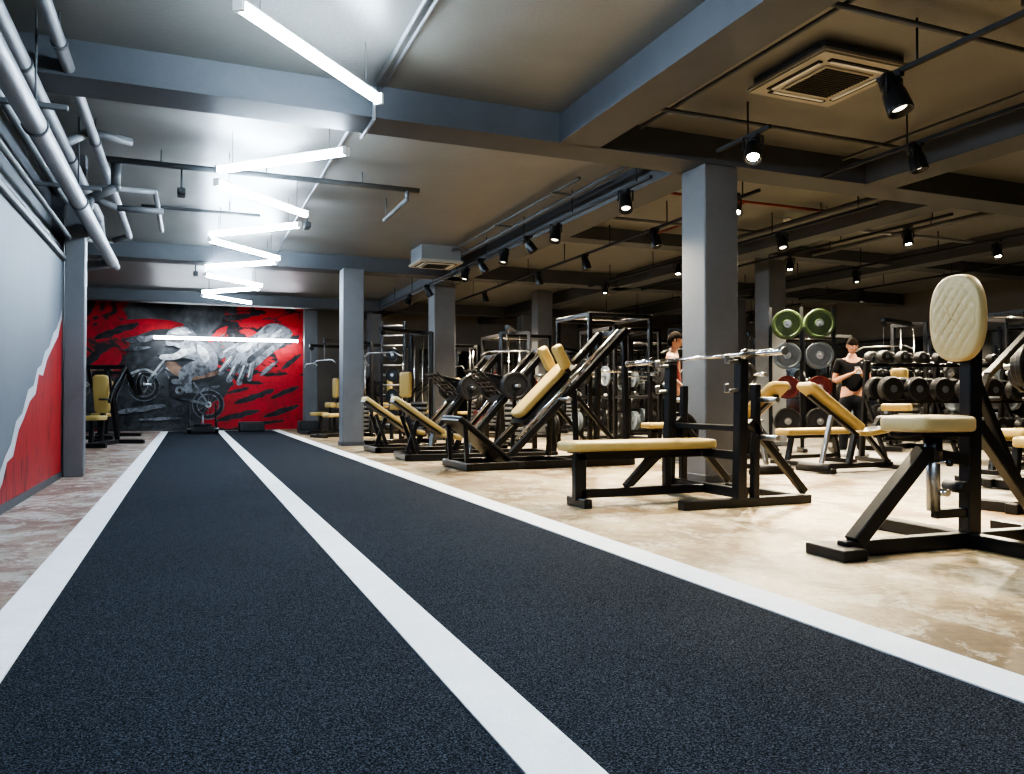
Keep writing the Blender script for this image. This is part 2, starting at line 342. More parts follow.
# rider
mp([(.55,1.75),(.35,1.95),(.0,1.9),(-.28,1.62),(-.2,1.25),(-.05,1.0),(.1,1.02),(.05,1.3),(.12,1.5),(.4,1.55)],M_mg)
mp([(-.18,1.02),(.1,1.05),(.12,.93),(-.25,.88),(-.35,.93)],M_mk)
mp([(-.05,2.3),(.2,2.5),(.5,2.4),(.72,2.1),(.72,1.75),(.5,1.65),(.3,1.75),(.15,1.95),(-.15,2.05)],M_mg)
mp([(.2,2.4),(.42,2.3),(.52,2.05),(.4,1.9),(.25,2.1)],M_mw)
mp([(.1,2.38),(-.1,2.38),(-.38,2.15),(-.72,2.1),(-.74,1.98),(-.4,1.96),(-.05,2.12),(.15,2.2)],M_mw)
mp([(-.62,2.62),(-.5,2.8),(-.2,2.9),(.1,2.78),(.2,2.52),(.05,2.32),(-.2,2.28),(-.42,2.36),(-.58,2.36)],M_mg)
mp([(-.5,2.74),(-.2,2.86),(.05,2.74),(-.1,2.7),(-.4,2.68)],M_mw)
mp([(-.55,2.60),(-.2,2.66),(-.1,2.52),(-.3,2.44),(-.54,2.48)],M_mk)
stroke(-1.6,2.45,-.8,2.6,.13,M_mg,40); stroke(-1.7,2.2,-1.0,2.3,.08,M_mg,41); stroke(.1,1.05,.8,1.25,.09,M_mg,42); stroke(-1.9,.5,-.6,.7,.12,M_mg,43); stroke(-1.4,.3,-.2,.35,.07,M_mg,44)
b.done((0,YB,0))
b=B('mural_strip_light'); b.box((0,0,0.02),(3.85,.07,.03),M_white,bev=.01); b.box((0,-.01,-.03),(3.8,.07,.06),M_strip)
for x in (-1.7,0,1.7): b.bar((x,0,0.02),(x,.37,0.04),.03,.03,M_black)
b.done((1.0,YB-.42,2.58))
for i,y in enumerate((3,6.2,9.4,12.6,15.8,19)):
    b=B('wall_mirror'); b.box((0,0,0),(.03,3.1,2.1),M_mirror); b.box((0,0,1.07),(.05,3.14,.04),M_black); b.box((0,0,-1.07),(.05,3.14,.04),M_black); b.done((XR-.03,y,1.35))
for i,x in enumerate((8.2,11.4,14.6)):
    b=B('wall_mirror'); b.box((0,0,0),(3.1,.03,2.1),M_mirror); b.box((0,0,1.07),(3.14,.05,.04),M_black); b.box((0,0,-1.07),(3.14,.05,.04),M_black); b.done((x,YB-.03,1.35))
# ------------------------------------------------------------------ fluorescent tubes
tubes=[((1.36,-2.2),(.26,-1.2)),((.26,-.6),(1.36,.5)),((1.36,1.0),(.26,2.1)),((1.36,3.3),(.26,4.35)),((.26,4.95),(1.36,6.1)),((1.36,7.5),(.26,8.6)),((.26,9.1),(1.36,10.25)),((1.36,10.9),(.26,12.0)),((.26,12.4),(1.36,13.6)),((1.36,14.0),(.26,14.95)),((.26,15.9),(1.36,17.0)),((1.36,17.4),(.26,18.5)),((.26,19.0),(1.36,20.1))]  # tubes behind and just above the camera are unseen, added to brighten the track
for (a,c) in tubes:
    b=B('fluorescent_tube_light'); z=3.2
    p=V((*a,z)); q=V((*c,z)); mid=(p+q)/2; p-=mid; q-=mid
    R,L=align(p,q)
    b.box((0,0,.045),(L,.03,.02),M_white,R,.004)
    b.rod(p*.98,q*.98,.033,M_tube,16)
    for t in (.12,.88):
        k=p.lerp(q,t); b.rod(k+V((0,0,.04)),k+V((0,0,ZC-z-.0)),.004,M_galvd,6)
    b.box(p+V((0,0,.01)),(.03,.07,.08),M_white,R); b.box(q+V((0,0,.01)),(.03,.07,.08),M_white,R)
    b.done(mid)
b=B('cable_conduit')
b.path([(1.46,4.0,ZC-.03),(1.46,6.7,ZC-.03),(1.46,6.73,ZB-.03),(1.46,7.25,ZB-.03),(1.46,7.25,ZC-.03),(1.46,14.9,ZC-.03)],.016,M_galv)
b.path([(1.53,2.0,ZC-.03),(1.53,6.7,ZC-.03)],.012,M_galv)
b.done()
# ------------------------------------------------------------------ pipes
b=B('ceiling_pipes_left')
b.path([(-1.0,-2.5,2.76),(-1.0,12.2,2.76),(-1.35,12.7,2.76),(-3.1,12.7,2.76)],.075,M_galv,20)
b.path([(-.86,-2.5,3.36),(-.86,13.4,3.36),(-1.1,13.8,3.35),(-3.1,13.8,3.3)],.045,M_galv,16)
b.path([(-1.08,-2.5,3.18),(-1.08,11.3,3.18),(-1.08,11.6,2.95),(-1.08,13.9,2.95)],.055,M_galv,16)
b.path([(-1.24,-2.5,2.98),(-1.24,9.6,2.98)],.035,M_galvd,12)
b.path([(-1.22,-2.5,2.62),(-1.22,9.8,2.62)],.025,M_galvd,12)
b.path([(-1.28,-2.5,3.42),(-1.28,9.8,3.42)],.05,M_galvd,12)
for y in (1.5,4,6.3,8.6):
    for x,z,r in ((-1.0,2.76,.085),(-.86,3.36,.055),(-1.08,3.18,.065)):
        b.rod((x,y-.02,z),(x,y+.02,z),r,M_galvd,18); 
    b.rod((-.86,y,3.36),(-.86,y,ZC),.008,M_galvd,6); b.rod((-1.0,y,2.76),(-1.0,y,ZC),.008,M_galvd,6)
    b.bar((-1.42,y,2.9),(-.8,y,2.9),.04,.04,M_galvd)
b.path([(-1.08,10.2,3.18),(-.8,10.3,3.1),(-.3,10.3,3.1)],.04,M_galvd); b.path([(-1.08,8.2,3.18),(-.9,8.5,3.42),(-.55,8.7,3.42)],.04,M_galv)
b.path([(-1.0,9.2,2.76),(-1.0,9.5,3.0),(-.75,9.5,3.15),(-.75,9.5,3.42)],.05,M_galvd)
b.done()
b=B('ceiling_pipe_cross')
b.path([(-.9,9.4,3.42),(2.6,9.4,3.42)],.032,M_galvd); b.path([(2.45,9.4,3.42),(2.45,9.4,3.30),(2.45,10.6,3.30)],.028,M_galvd)
b.path([(-.6,11.5,3.42),(.9,11.5,3.42)],.022,M_galvd); b.path([(-3.0,10.6,3.4),(-.4,10.6,3.4),(-.4,13.0,3.4)],.03,M_galv)
for x in (-.3,.8,1.9): b.rod((x,9.4,3.42),(x,9.4,ZC),.008,M_galvd,6)
for y in (11.3,12.2): b.rod((-.4,y,3.4),(-.4,y,ZC),.008,M_galvd,6)
b.rod((.5,11.5,3.42),(.5,11.5,ZC),.008,M_galvd,6)
b.rod((2.45,10.5,3.30),(2.45,10.5,ZC),.008,M_galvd,6)
b.done()
b=B('sprinkler_pipe_red')
b.path([(5.4,8.6,3.51),(8.5,8.6,3.51)],.018,M_redpipe); b.path([(6.9,8.6,3.51),(6.9,10.9,3.51)],.018,M_redpipe)
for x in (5.9,8.3): b.rod((x,8.6,3.51),(x,8.6,ZC),.008,M_galvd,6)
b.rod((6.9,10,3.51),(6.9,10,ZC),.008,M_galvd,6); b.rod((6.9,10,3.51),(6.9,10,3.42),.012,M_chrome,8)
b.done()
b=B('ceiling_conduit_right')
for x,z in ((4.05,3.5),(6.6,3.48)): b.path([(x,-2,z),(x,6.6,z)],.018,M_galvd)
b.path([(3.7,4.0,3.47),(7.05,4.0,3.47)],.02,M_galvd); b.path([(3.7,6.0,3.45),(7.05,6.0,3.45)],.02,M_galvd); b.path([(3.7,2.9,3.47),(7.05,2.9,3.47)],.02,M_galvd)
b.path([(4.5,7.4,3.45),(4.5,14.8,3.45)],.03,M_galvd); b.path([(4.3,8.4,3.5),(4.3,14.8,3.5)],.02,M_galvd)
for y in (9,11,13): b.bar((4.2,y,3.46),(4.55,y,3.46),.03,.03,M_galvd)
b.path([(8.1,7.3,3.42),(8.1,10.9,3.42)],.05,M_galvd); b.path([(10.2,7.3,3.43),(10.2,10.9,3.43)],.04,M_galvd)
b.path([(5.4,9.9,3.46),(8.5,9.9,3.46)],.022,M_galvd); b.path([(9.1,9.2,3.46),(12.1,9.2,3.46)],.03,M_galv)
for y in (8.5,10.5): b.rod((8.1,y,3.4),(8.1,y,ZC),.01,M_galvd,6); b.rod((10.2,y,3.4),(10.2,y,ZC),.01,M_galvd,6)
b.done()
def ac(x,y,s,z0,z1):
    b=B('ceiling_air_conditioner')
    h=z1-z0
    b.box((0,0,h/2+.03),(s*.9,s*.9,h),M_grey)
    b.box((0,0,.02),(s,s,.05),M_beige,bev=.015,seg=2)
    b.box((0,0,-.01),(s*.56,s*.56,.02),M_beige,bev=.005)
    for k in range(15): b.box((0,-s*.245+k*s*.035,-.022),(s*.5,s*.018,.01),M_dslot)
    for dx,dy in ((1,0),(-1,0),(0,1),(0,-1)):
        b.box((dx*s*.38,dy*s*.38,-.006),(s*.05 if dx else s*.66,s*.05 if dy else s*.66,.015),M_dslot)
        b.box((dx*s*.36,dy*s*.36,-.012),(s*.03 if dx else s*.6,s*.03 if dy else s*.6,.012),M_white)
    b.done((x,y,z0))
ac(4.85,5.02,.9,3.48,ZC-.0); ac(4.1,13.7,.8,3.28,ZC)
b=B('ceiling_duct_box'); b.box((0,0,.08),(1.3,.8,.2),M_black2,bev=.02); b.box((-.66,0,.08),(.04,.86,.22),M_galvd,bev=.01); b.done((5.6,3.0,3.4))
# ------------------------------------------------------------------ spotlights and tracks
def track(x,y0,y1,z=3.26):
    b=B('lighting_track'); b.box((0,0,0),(.035,y1-y0,.035),M_black2,bev=.003)
    y=-(y1-y0)/2+.3
    while y<(y1-y0)/2: b.rod((0,y,.015),(0,y,ZC-z),.008,M_black2,6); y+=1.6
    b.done((x,(y0+y1)/2,z))
track(4.6,7.3,20); track(6.05,7.3,20); track(9.15,7.3,14.9); track(4.8,2.2,4.45); track(4.72,5.55,6.3); track(7.85,7.3,14.9); track(11.2,7.3,14.9); track(6.3,2,6.6); track(13.5,7.3,14.9); track(10.6,15.6,21.3); track(14.2,15.6,21.3)
def spot(x,y,z,tx,ty,tz,power=0,lens=M_lensd,s=1,blend=1,ang=60,zt=3.26,col=(1,.86,.63)):
    d=(V((tx,ty,tz))-V((x,y,z))).normalized()
    b=B('track_spotlight'); L=.2*s; r=.055*s
    b.box((0,0,zt-z-.02),(.05,.14,.04),M_black2,bev=.004)
    b.rod((0,0,zt-z-.03),(0,0,.09*s),.012,M_black2,8)
    side=d.cross(V((0,0,1))); side=side.normalized() if side.length>.05 else V((1,0,0))
    b.rod(side*(r+.012)+V((0,0,0)),side*(r+.012)+V((0,0,.09*s)),.009,M_black2,6)
    b.rod(-side*(r+.012),-side*(r+.012)+V((0,0,.09*s)),.009,M_black2,6)
    b.bar(side*(r+.02)+V((0,0,.09*s)),-side*(r+.02)+V((0,0,.09*s)),.02,.012,M_black2)
    b.lathe(-d*L*.5,d,[(r*.55,-.02*s),(r*.8,0),(r*.8,L*.35),(r,L*.45),(r*1.12,L*.95),(r*1.12,L),(r*.95,L),(r*.9,L*.86)],M_black,20)
    b.lathe(-d*L*.5,d,[(r*.88,L*.85),(.0006,L*.9)],lens,20)
    for k in range(4): b.lathe(-d*L*.5,d,[(r*.8,L*.06*(k+1)),(r*.93,L*.06*(k+1)+.002),(r*.93,L*.06*(k+1)+.007),(r*.8,L*.06*(k+1)+.009)],M_black,18)
    o=b.done((x,y,z))
    if power:
        l=bpy.data.lights.new('spot_lamp','SPOT'); l.energy=power*1.7; l.spot_size=math.radians(min(150,ang+32)); l.spot_blend=blend; l.color=col; l.shadow_soft_size=.06
        lo=bpy.data.objects.new('spot_lamp',l); sc.collection.objects.link(lo); lo.parent=o
        lo.location=d*(L*.5+.02); lo.rotation_euler=d.to_track_quat('-Z','Y').to_euler()
    return o
spot(4.80,4.3,3.1,5.0,3.2,0,300,M_lensd,1.5,ang=58)
spot(4.72,5.78,3.12,3.4,4.2,0,330,M_lens,1.3,ang=70)
spot(5.9,7.55,3.1,5.2,5.5,0,300,M_lens,1.1,ang=72)
spot(4.6,7.84,3.12,3.9,6.4,0,310,M_lensd,1.3,ang=66)
spot(4.6,9.7,3.12,3.8,8.9,0,310,M_lensd,1.3,ang=66)
spot(4.6,11.6,3.12,3.8,11,0,300,M_lensd,1.2,ang=70)
spot(4.6,13.5,3.12,3.7,12.7,0,280,M_lensd,1.2,ang=75)
spot(4.6,17.5,3.12,3.8,17.5,0,320,M_lensd,1.2,ang=90)
spot(6.05,9.5,3.12,6.6,8.6,0,330,M_lensd,1.3,ang=90)
spot(6.05,11.6,3.12,6.6,11.0,0,360,M_lensd,1.2,ang=95)
spot(6.05,13.5,3.12,6.8,13.5,0,420,M_lensd,1.2,ang=100)
spot(9.16,8.0,3.08,8.6,7.2,0,420,M_lens,1.1,ang=95)
spot(9.15,10.3,3.08,8.6,9.6,0,450,M_lens,1.1,ang=100)
spot(7.85,9.0,3.12,7.3,7.6,0,340,M_lensd,1.3,ang=95)
spot(7.85,11.6,3.12,7.3,10.6,0,0,M_lens,1.1)
spot(7.85,14.2,3.12,7.3,13.6,0,560,M_lens,1.1,ang=115)
spot(11.2,8.2,3.08,10.6,7.0,0,520,M_lens,1.1,ang=105)
spot(11.2,10.9,3.08,10.9,10.2,0,560,M_lens,1.1,ang=110)
spot(11.2,13.6,3.08,10.9,13.2,0,0,M_lens,1.1)
spot(13.5,9.0,3.08,13.2,8.6,0,600,M_lens,1.1,ang=118)
spot(13.5,13.0,3.08,13.2,12.7,0,650,M_lens,1.1,ang=118)  # extra lamp, added to brighten the far right
spot(6.05,16.4,3.12,6.6,16,0,560,M_lens,1.1,ang=115)
spot(6.05,19,3.12,6.6,18.8,0,600,M_lens,1.1,ang=118)
spot(10.6,17.5,3.08,10.4,17.2,0,750,M_lens,1.1,ang=118)  # this lamp and the next are added to light the deep background
spot(14.2,17.5,3.08,14.0,17.2,0,700,M_lens,1.1,ang=118); spot(10.6,20.3,3.08,10.4,20.0,0,0,M_lens,1.1)
spot(6.3,3.2,3.12,5.4,3.0,0,200,M_lensd,1.3,ang=80)
spot(6.3,5.4,3.12,6.6,4.7,0,280,M_lensd,1.3,ang=85)
spot(6.05,8.2,3.12,7,7.6,0,0,M_lensd,1.3)
spot(4.6,10.6,3.12,5.8,10,1,0,M_lensd,1.2); spot(4.6,12.6,3.12,5.6,12,1,0,M_lensd,1.2); spot(4.6,15.9,3.12,5.8,15.9,1,0,M_lensd,1.2)
b=B('smoke_detector'); b.lathe((0,0,0),(0,0,1),[(.03,-.06),(.055,-.05),(.06,-.02),(.06,0)],M_white); b.done((6.6,7.6,ZC))
b=B('smoke_detector'); b.lathe((0,0,0),(0,0,1),[(.03,-.06),(.055,-.05),(.06,-.02),(.06,0)],M_white); b.done((8.3,9.4,ZC-.0))
def cam_dome(x,y,z):
    b=B('security_camera'); b.rod((0,0,ZC-z),(0,0,.03),.012,M_black2,8); b.box((0,0,0),(.09,.2,.08),M_black2,bev=.01); b.rod((0,-.1,0),(0,-.14,0),.035,M_dslot); b.done((x,y,z))
cam_dome(-.1,10.1,3.3); cam_dome(1.55,11.6,3.35); cam_dome(.1,16.5,3.3)
# ------------------------------------------------------------------ gym equipment
def barbell(b,c,axis,plates=(),L=2.2):
    a=V(axis).normalized(); c=V(c)
    b.rod(c-a*.66,c+a*.66,.015,M_chrome)
    for sg in (-1,1):
        b.rod(c+a*sg*.65,c+a*sg*.68,.04,M_chrome); b.rod(c+a*sg*.68,c+a*sg*L/2,.026,M_chrome)
        b.rod(c+a*sg*(L/2-.001),c+a*sg*(L/2+.012),.029,M_steel)
        o=.71
        for r,m in plates:
            b.plate(c+a*sg*o,a,r,.045,m,M_steel); o+=.05
def bench_press(x,y,rz=0,plates=(),pm=M_pad):
    b=B('bench_press_rack')
    b.pad((-.62,0,.48),1.38,.30,.075,pm,rc=.05)
    b.box((-.60,0,.432),(1.24,.24,.02),M_black)
    b.bar((-1.2,0,.40),(-.02,0,.40),.07,.06,M_black)
    b.bar((-1.17,0,.05),(-1.17,0,.42),.10,.07,M_black)
    b.bar((-1.17,-.16,.035),(-1.17,.16,.035),.07,.07,M_black)
    b.bar((-1.17,0,.10),(-.0,0,.10),.07,.07,M_black)
    b.bar((-.35,0,.12),(-.35,0,.38),.06,.06,M_black)
    b.bar((-.75,.0,.14),(-.5,0,.38),.05,.05,M_black)
    for sy in (-.5,.5):
        b.bar((-.55,sy,.035),(.70,sy,.035),.09,.07,M_black)
        b.bar((.0,sy,.05),(.03,sy,1.18),.085,.085,M_black)
        b.bar((.15,sy,.05),(.17,sy,.98),.06,.06,M_black)
        b.bar((.10,sy,.68),(.66,sy,.09),.06,.06,M_black)
        for z in (.93,1.16):
            b.bar((-.01,sy,z),(-.11,sy,z-.01),.05,.03,M_steel); b.bar((-.11,sy,z-.02),(-.12,sy,z+.05),.05,.02,M_steel)
        b.box((.03,sy,1.19),(.08,.08,.02),M_black)
        for k in range(2): b.rod((.2,sy,.55+.3*k),(.2,sy+math.copysign(.22,sy),.55+.3*k),.022,M_steel)
        if sy>0: b.plate((.2,sy+.1,.55),(0,1,0),.19,.05,M_rubber,M_steel)
    b.bar((-.02,.5,.42),(-.42,.5,.08),.05,.05,M_black)
    for z,w in ((.10,.08),(.40,.07),(.62,.05)): b.bar((.05,-.5,z),(.05,.5,z),w,w,M_black)
    b.bar((.62,-.5,.04),(.62,.5,.04),.06,.06,M_black)
    barbell(b,(-.07,0,1.205),(0,1,0),plates)
    return b.done((x,y,0),rz)
bench_press(4.06,5.66,0)
bench_press(7.4,9.85,0,plates=((.17,M_rubber),),pm=M_pad)
def quilt_pad(b,c,a,h,T,m):
    rings=26; seg=72; i=b.mi(m)
    def f(y,z):
        k=.062
        q1=abs(((y+z*.75)/k)%1-.5); q2=abs(((y-z*.75)/k)%1-.5)
        g=math.exp(-(( .5-q1)/.09)**2)+math.exp(-((.5-q2)/.09)**2)
        return -.008*min(1.3,g)
    rgs=[]
    for r in range(rings+1):
        t=r/rings; ring=[]
        for s_ in range(seg):
            an=2*math.pi*s_/seg; ca,sa=math.cos(an),math.sin(an)
            e=2/2.5
            y=a*t*math.copysign(abs(ca)**e,ca); z=h*t*math.copysign(abs(sa)**e,sa)
            dome=.018*(1-t**4)+f(y,z)*(1 if t<.9 else 0)
            ring.append(b.bm.verts.new(b.mod@V((c[0]-T/2-dome,c[1]+y,c[2]+z))))
        rgs.append(ring)
    for t,dx in ((1.02,.01),(1.03,.03),(1.03,T-.01),(1.0,T)):
        ring=[]
        for s_ in range(seg):
            an=2*math.pi*s_/seg; ca,sa=math.cos(an),math.sin(an); e=2/2.5
            ring.append(b.bm.verts.new(b.mod@V((c[0]-T/2+dx,c[1]+a*t*math.copysign(abs(ca)**e,ca),c[2]+h*t*math.copysign(abs(sa)**e,sa)))))
        rgs.append(ring)
    for A,C in zip(rgs,rgs[1:]):
        for k in range(seg):
            fc=b.bm.faces.new((A[k],A[(k+1)%seg],C[(k+1)%seg],C[k])); fc.material_index=i; fc.smooth=True
    b.bm.faces.new(rgs[-1]).material_index=b.mi(M_black)
def press_seat(x,y,rz,quilt=True):
    b=B('shoulder_press_seat')
    b.bar((0,-.62,.04),(0,.70,.04),.09,.08,M_black)
    for yy in (-.60,.68): b.box((0,yy,.02),(.14,.08,.04),M_rubber,bev=.005)
    b.bar((-.92,0,.045),(.65,0,.045),.08,.08,M_black)
    b.bar((-.95,-.14,.03),(-.95,.16,.03),.16,.06,M_black)
    b.bar((.62,-.35,.04),(.62,.35,.04),.09,.08,M_black)
    b.bar((.0,0,.04),(.03,0,1.42),.10,.075,M_black)
    b.bar((-.84,0,.07),(-.33,0,.56),.085,.085,M_black)
    b.bar((-.36,0,.55),(.0,0,.50),.07,.07,M_black)
    b.rod((-.27,0,.22),(-.27,0,.62),.037,M_steel); b.rod((-.27,0,.50),(-.27,0,.64),.05,M_black)
    b.bar((-.27,0,.2),(-.0,0,.2),.05,.05,M_black)
    b.rod((-.27,-.1,.5),(-.27,.02,.5),.012,M_chrome); b.ball((-.27,-.11,.5),.022,M_black)
    b.rod((-.1,-.07,.35),(-.1,.07,.35),.035,M_black2); b.rod((-.27,-.05,.33),(-.27,-.1,.33),.02,M_chrome)
    b.bar((.05,0,.72),(.60,0,.09),.07,.07,M_black)
    b.bar((.04,0,1.0),(.36,0,.38),.05,.05,M_black)
    b.box((-.29,0,.655),(.36,.22,.02),M_black)
    b.pad((-.31,0,.715),.43,.34,.085,M_padl,rc=.07)
    b.box((-.01,0,1.32),(.03,.12,.26),M_black)
    if quilt: quilt_pad(b,(-.075,0,1.325),.168,.245,.06,M_padl)
    else: b.pad((-.07,0,1.3),.5,.3,.07,M_pad,R=RY(90),rc=.1)
    return b.done((x,y,0),rz)
press_seat(4.20,3.26,-3)
def lever_machine(x,y,rz,name='plate_loaded_chest_press'):
    b=B(name)
    b.bar((-.7,0,.04),(.9,0,.04),.09,.08,M_black); b.bar((.85,-.5,.04),(.85,.5,.04),.09,.08,M_black); b.bar((-.6,-.4,.04),(-.6,.4,.04),.09,.08,M_black)
    b.bar((.1,0,.04),(.35,0,1.5),.09,.07,M_black); b.bar((.85,0,.05),(.35,0,1.45),.08,.07,M_black)
    b.bar((-.3,0,.06),(-.25,0,.45),.07,.07,M_black)
    b.pad((-.18,0,.52),.42,.34,.08,M_pad,rc=.06); b.pad((.12,0,.96),.72,.28,.08,M_pad,R=RY(-99),rc=.08)
    b.bar((.33,-.35,1.47),(.33,.35,1.47),.08,.08,M_black)
    for sy in (-1,1):
        b.bar((.33,sy*.34,1.47),(-.3,sy*.38,1.05),.06,.05,M_black); b.bar((-.3,sy*.38,1.05),(-.45,sy*.38,.8),.05,.05,M_black)
        b.rod((-.45,sy*.38,.86),(-.45,sy*.2,.86),.018,M_rubber); b.bar((.33,sy*.34,1.47),(.65,sy*.4,1.1),.06,.05,M_black)
        b.rod((.6,sy*.4,1.15),(.6,sy*.72,1.15),.025,M_steel); b.plate((.6,sy*.5,1.15),(0,1,0),.22,.05,M_rubber,M_steel); b.plate((.6,sy*.56,1.15),(0,1,0),.18,.05,M_rubber,M_steel)
    return b.done((x,y,0),rz)
lever_machine(6.35,4.15,8); lever_machine(7.9,5.4,0)
def leg_press(x,y,rz=0,light=False):
    b=B('leg_press_machine'); fr=M_black
    for sy in (-.42,.42):
        b.bar((.0,sy,.05),(2.25,sy,.05),.08,.09,fr)
        b.bar((.95,sy*.75,.28),(2.15,sy*.75,1.62),.07,.08,fr)
        b.rod((1.0,sy*.55,.40),(2.08,sy*.55,1.60),.022,M_chrome)
        b.bar((2.2,sy,.06),(2.12,sy*.75,1.6),.07,.07,fr); b.bar((.97,sy*.75,.3),(.9,sy,.06),.07,.07,fr)
        b.bar((1.55,sy,.08),(1.62,sy*.8,.98),.05,.05,fr)
        b.bar((.25,sy*.5,.05),(.05,sy*.5,.62),.05,.05,fr)
    for xx in (.03,.9,2.2): b.bar((xx,-.46,.05),(xx,.46,.05),.09,.08,fr)
    b.bar((2.13,-.34,1.6),(2.13,.34,1.6),.07,.07,fr); b.bar((.96,-.34,.32),(.96,.34,.32),.06,.06,fr)
    Rb=align((-.12,0,.86),(.62,0,.34))[0]
    b.box((.25,0,.575),(.9,.36,.03),fr,Rb); b.pad((.27,0,.62),.92,.42,.07,M_pad,R=Rb,rc=.07,m2=M_padb)
    b.pad((.72,0,.33),.34,.42,.08,M_pad,R=RY(12),rc=.06,m2=M_padb)
    b.bar((.1,0,.1),(.25,0,.55),.07,.06,fr); b.bar((.7,0,.05),(.7,0,.3),.06,.06,fr)
    for sy in (-.3,.3): b.rod((.62,sy,.4),(.85,sy,.52),.018,M_rubber); b.rod((.7,sy*.8,.25),(.7,sy,.44),.015,fr)
    d=V((1.2,0,1.34)).normalized(); n=V((-d.z,0,d.x)); c=V((1.55,0,1.0))
    Rd=align((0,0,0),d)[0]
    b.box(c,(.5,.52,.06),fr,Rd,bev=.006)
    pc=c+n*.30-d*.12
    for k in range(7): b.bar(pc+n*(-.27+.09*k)+V((0,-.36,0)),pc+n*(-.27+.09*k)+V((0,.36,0)),.035,.02,fr)
    for sy in (-.36,-.12,.12,.36): b.bar(pc-n*.3+V((0,sy,0)),pc+n*.3+V((0,sy,0)),.03,.03,fr)
    b.bar(c,pc+n*.1,.06,.06,fr); b.bar(c+d*.2,pc+n*.25,.05,.05,fr)
    for sy in (-1,1):
        b.rod(c+V((0,sy*.26,.05)),c+V((0,sy*.75,.05)),.025,M_steel)
        for q in range(3): b.plate(c+V((0,sy*(.48+q*.055),.05)),(0,1,0),.2,.05,M_rubber,M_rubber)
        b.rod(V((1.95,sy*.3,1.2)),V((1.95,sy*.62,1.2)),.022,M_steel)
    return b.done((x,y,0),rz)
leg_press(2.75,12.9,0); leg_press(2.8,11.1,-4)
def hack_squat(x,y,rz=0):
    b=B('hack_squat_machine'); fr=M_black
    for sy in (-.4,.4):
        b.bar((0,sy,.05),(2.35,sy,.05),.08,.09,fr)
        b.bar((.62,sy*.8,.18),(2.3,sy*.8,1.78),.09,.08,fr)
        b.rod((.72,sy*.62,.36),(2.2,sy*.62,1.78),.02,M_chrome)
        b.bar((2.25,sy,.06),(2.25,sy*.8,1.72),.07,.07,fr); b.bar((1.5,sy,.07),(1.5,sy*.8,1.0),.06,.06,fr)
        b.bar((1.5,sy,.9),(2.25,sy,.1),.05,.05,fr)
    for xx in (.03,.7,1.5,2.28): b.bar((xx,-.45,.05),(xx,.45,.05),.08,.08,fr)
    b.bar((2.3,-.36,1.76),(2.3,.36,1.76),.07,.07,fr)
    Rf=align((.0,0,.62),(.62,0,.12))[0]; b.box((.28,0,.38),(.85,.72,.04),M_rubber,Rf,bev=.01)
    b.box((.27,0,.345),(.85,.60,.03),M_black,Rf)
    for sy in (-.3,.3): b.bar((.05,sy,.06),(.02,sy,.6),.05,.05,fr)
    d=V((1.68,0,1.60)).normalized(); n=V((-d.z,0,d.x)); c=V((1.30,0,.86))
    Rd=align((0,0,0),d)[0]
    b.box(c+n*.08,(1.1,.40,.05),fr,Rd)
    b.pad(c+n*.17,.98,.32,.09,M_pad,R=Rd,rc=.09)
    for sy in (-.21,.21):
        s0=c+d*.38+n*.14+V((0,sy,0)); b.bar(s0-n*.05,s0+n*.12+V((0,0,0)),.05,.05,fr)
        Rs=align((0,0,0),(n*.9+d*.25).normalized())[0]
        b.pad(s0+n*.2+d*.05,.34,.14,.12,M_pad,R=Rs,rc=.06)
        b.rod(s0+d*.12,s0+d*.12+n*.28,.016,M_rubber)
    for sy in (-1,1):
        b.rod(c+V((0,sy*.3,0)),c+V((0,sy*.6,0)),.025,M_steel)
    return b.done((x,y,0),rz)
hack_squat(3.05,9.35,2)
def incline_bench(x,y,rz,pm=M_pad,m2=M_padb,name='incline_bench'):
    b=B(name); fr=M_black
    b.bar((-.6,0,.06),(.6,0,.06),.07,.06,fr); b.bar((-.6,-.3,.03),(-.6,.3,.03),.07,.06,fr); b.bar((.6,-.3,.03),(.6,.3,.03),.07,.06,fr)
    b.bar((-.1,0,.06),(.0,0,.42),.07,.06,fr); b.bar((.55,0,.08),(.2,0,.42),.06,.05,fr)
    b.pad((.28,0,.47),.36,.3,.07,pm,R=RY(-8),rc=.05,m2=m2)
    Rb=align((-.78,0,1.02),(.08,0,.46))[0]
    b.pad((-.36,0,.77),.98,.29,.075,pm,R=Rb,rc=.06,m2=m2); b.bar((-.7,0,.9),(.05,0,.42),.06,.04,fr)
    b.bar((-.35,0,.68),(-.52,0,.08),.05,.05,M_steel); b.rod((-.6,-.25,.06),(-.6,.25,.06),.05,M_rubber)
    return b.done((x,y,0),rz)
def flat_bench(x,y,rz,pm=M_pad):
    b=B('flat_bench')
    b.pad((0,0,.43),1.15,.29,.08,pm,rc=.05); b.bar((-.45,0,.37),(.45,0,.37),.07,.05,M_black)
    for s_ in (-1,1): b.bar((s_*.4,0,.36),(s_*.48,0,.04),.07,.05,M_black); b.bar((s_*.48,-.28,.03),(s_*.48,.28,.03),.06,.06,M_black)
    b.bar((-.45,0,.1),(.45,0,.1),.05,.05,M_black)
    return b.done((x,y,0),rz)
incline_bench(7.45,7.3,0); incline_bench(6.2,7.9,90); flat_bench(7.75,8.3,5); incline_bench(10.6,6.2,10); flat_bench(8.9,6.3,5); flat_bench(9.7,5.2,0); flat_bench(11.6,7.6,-10)
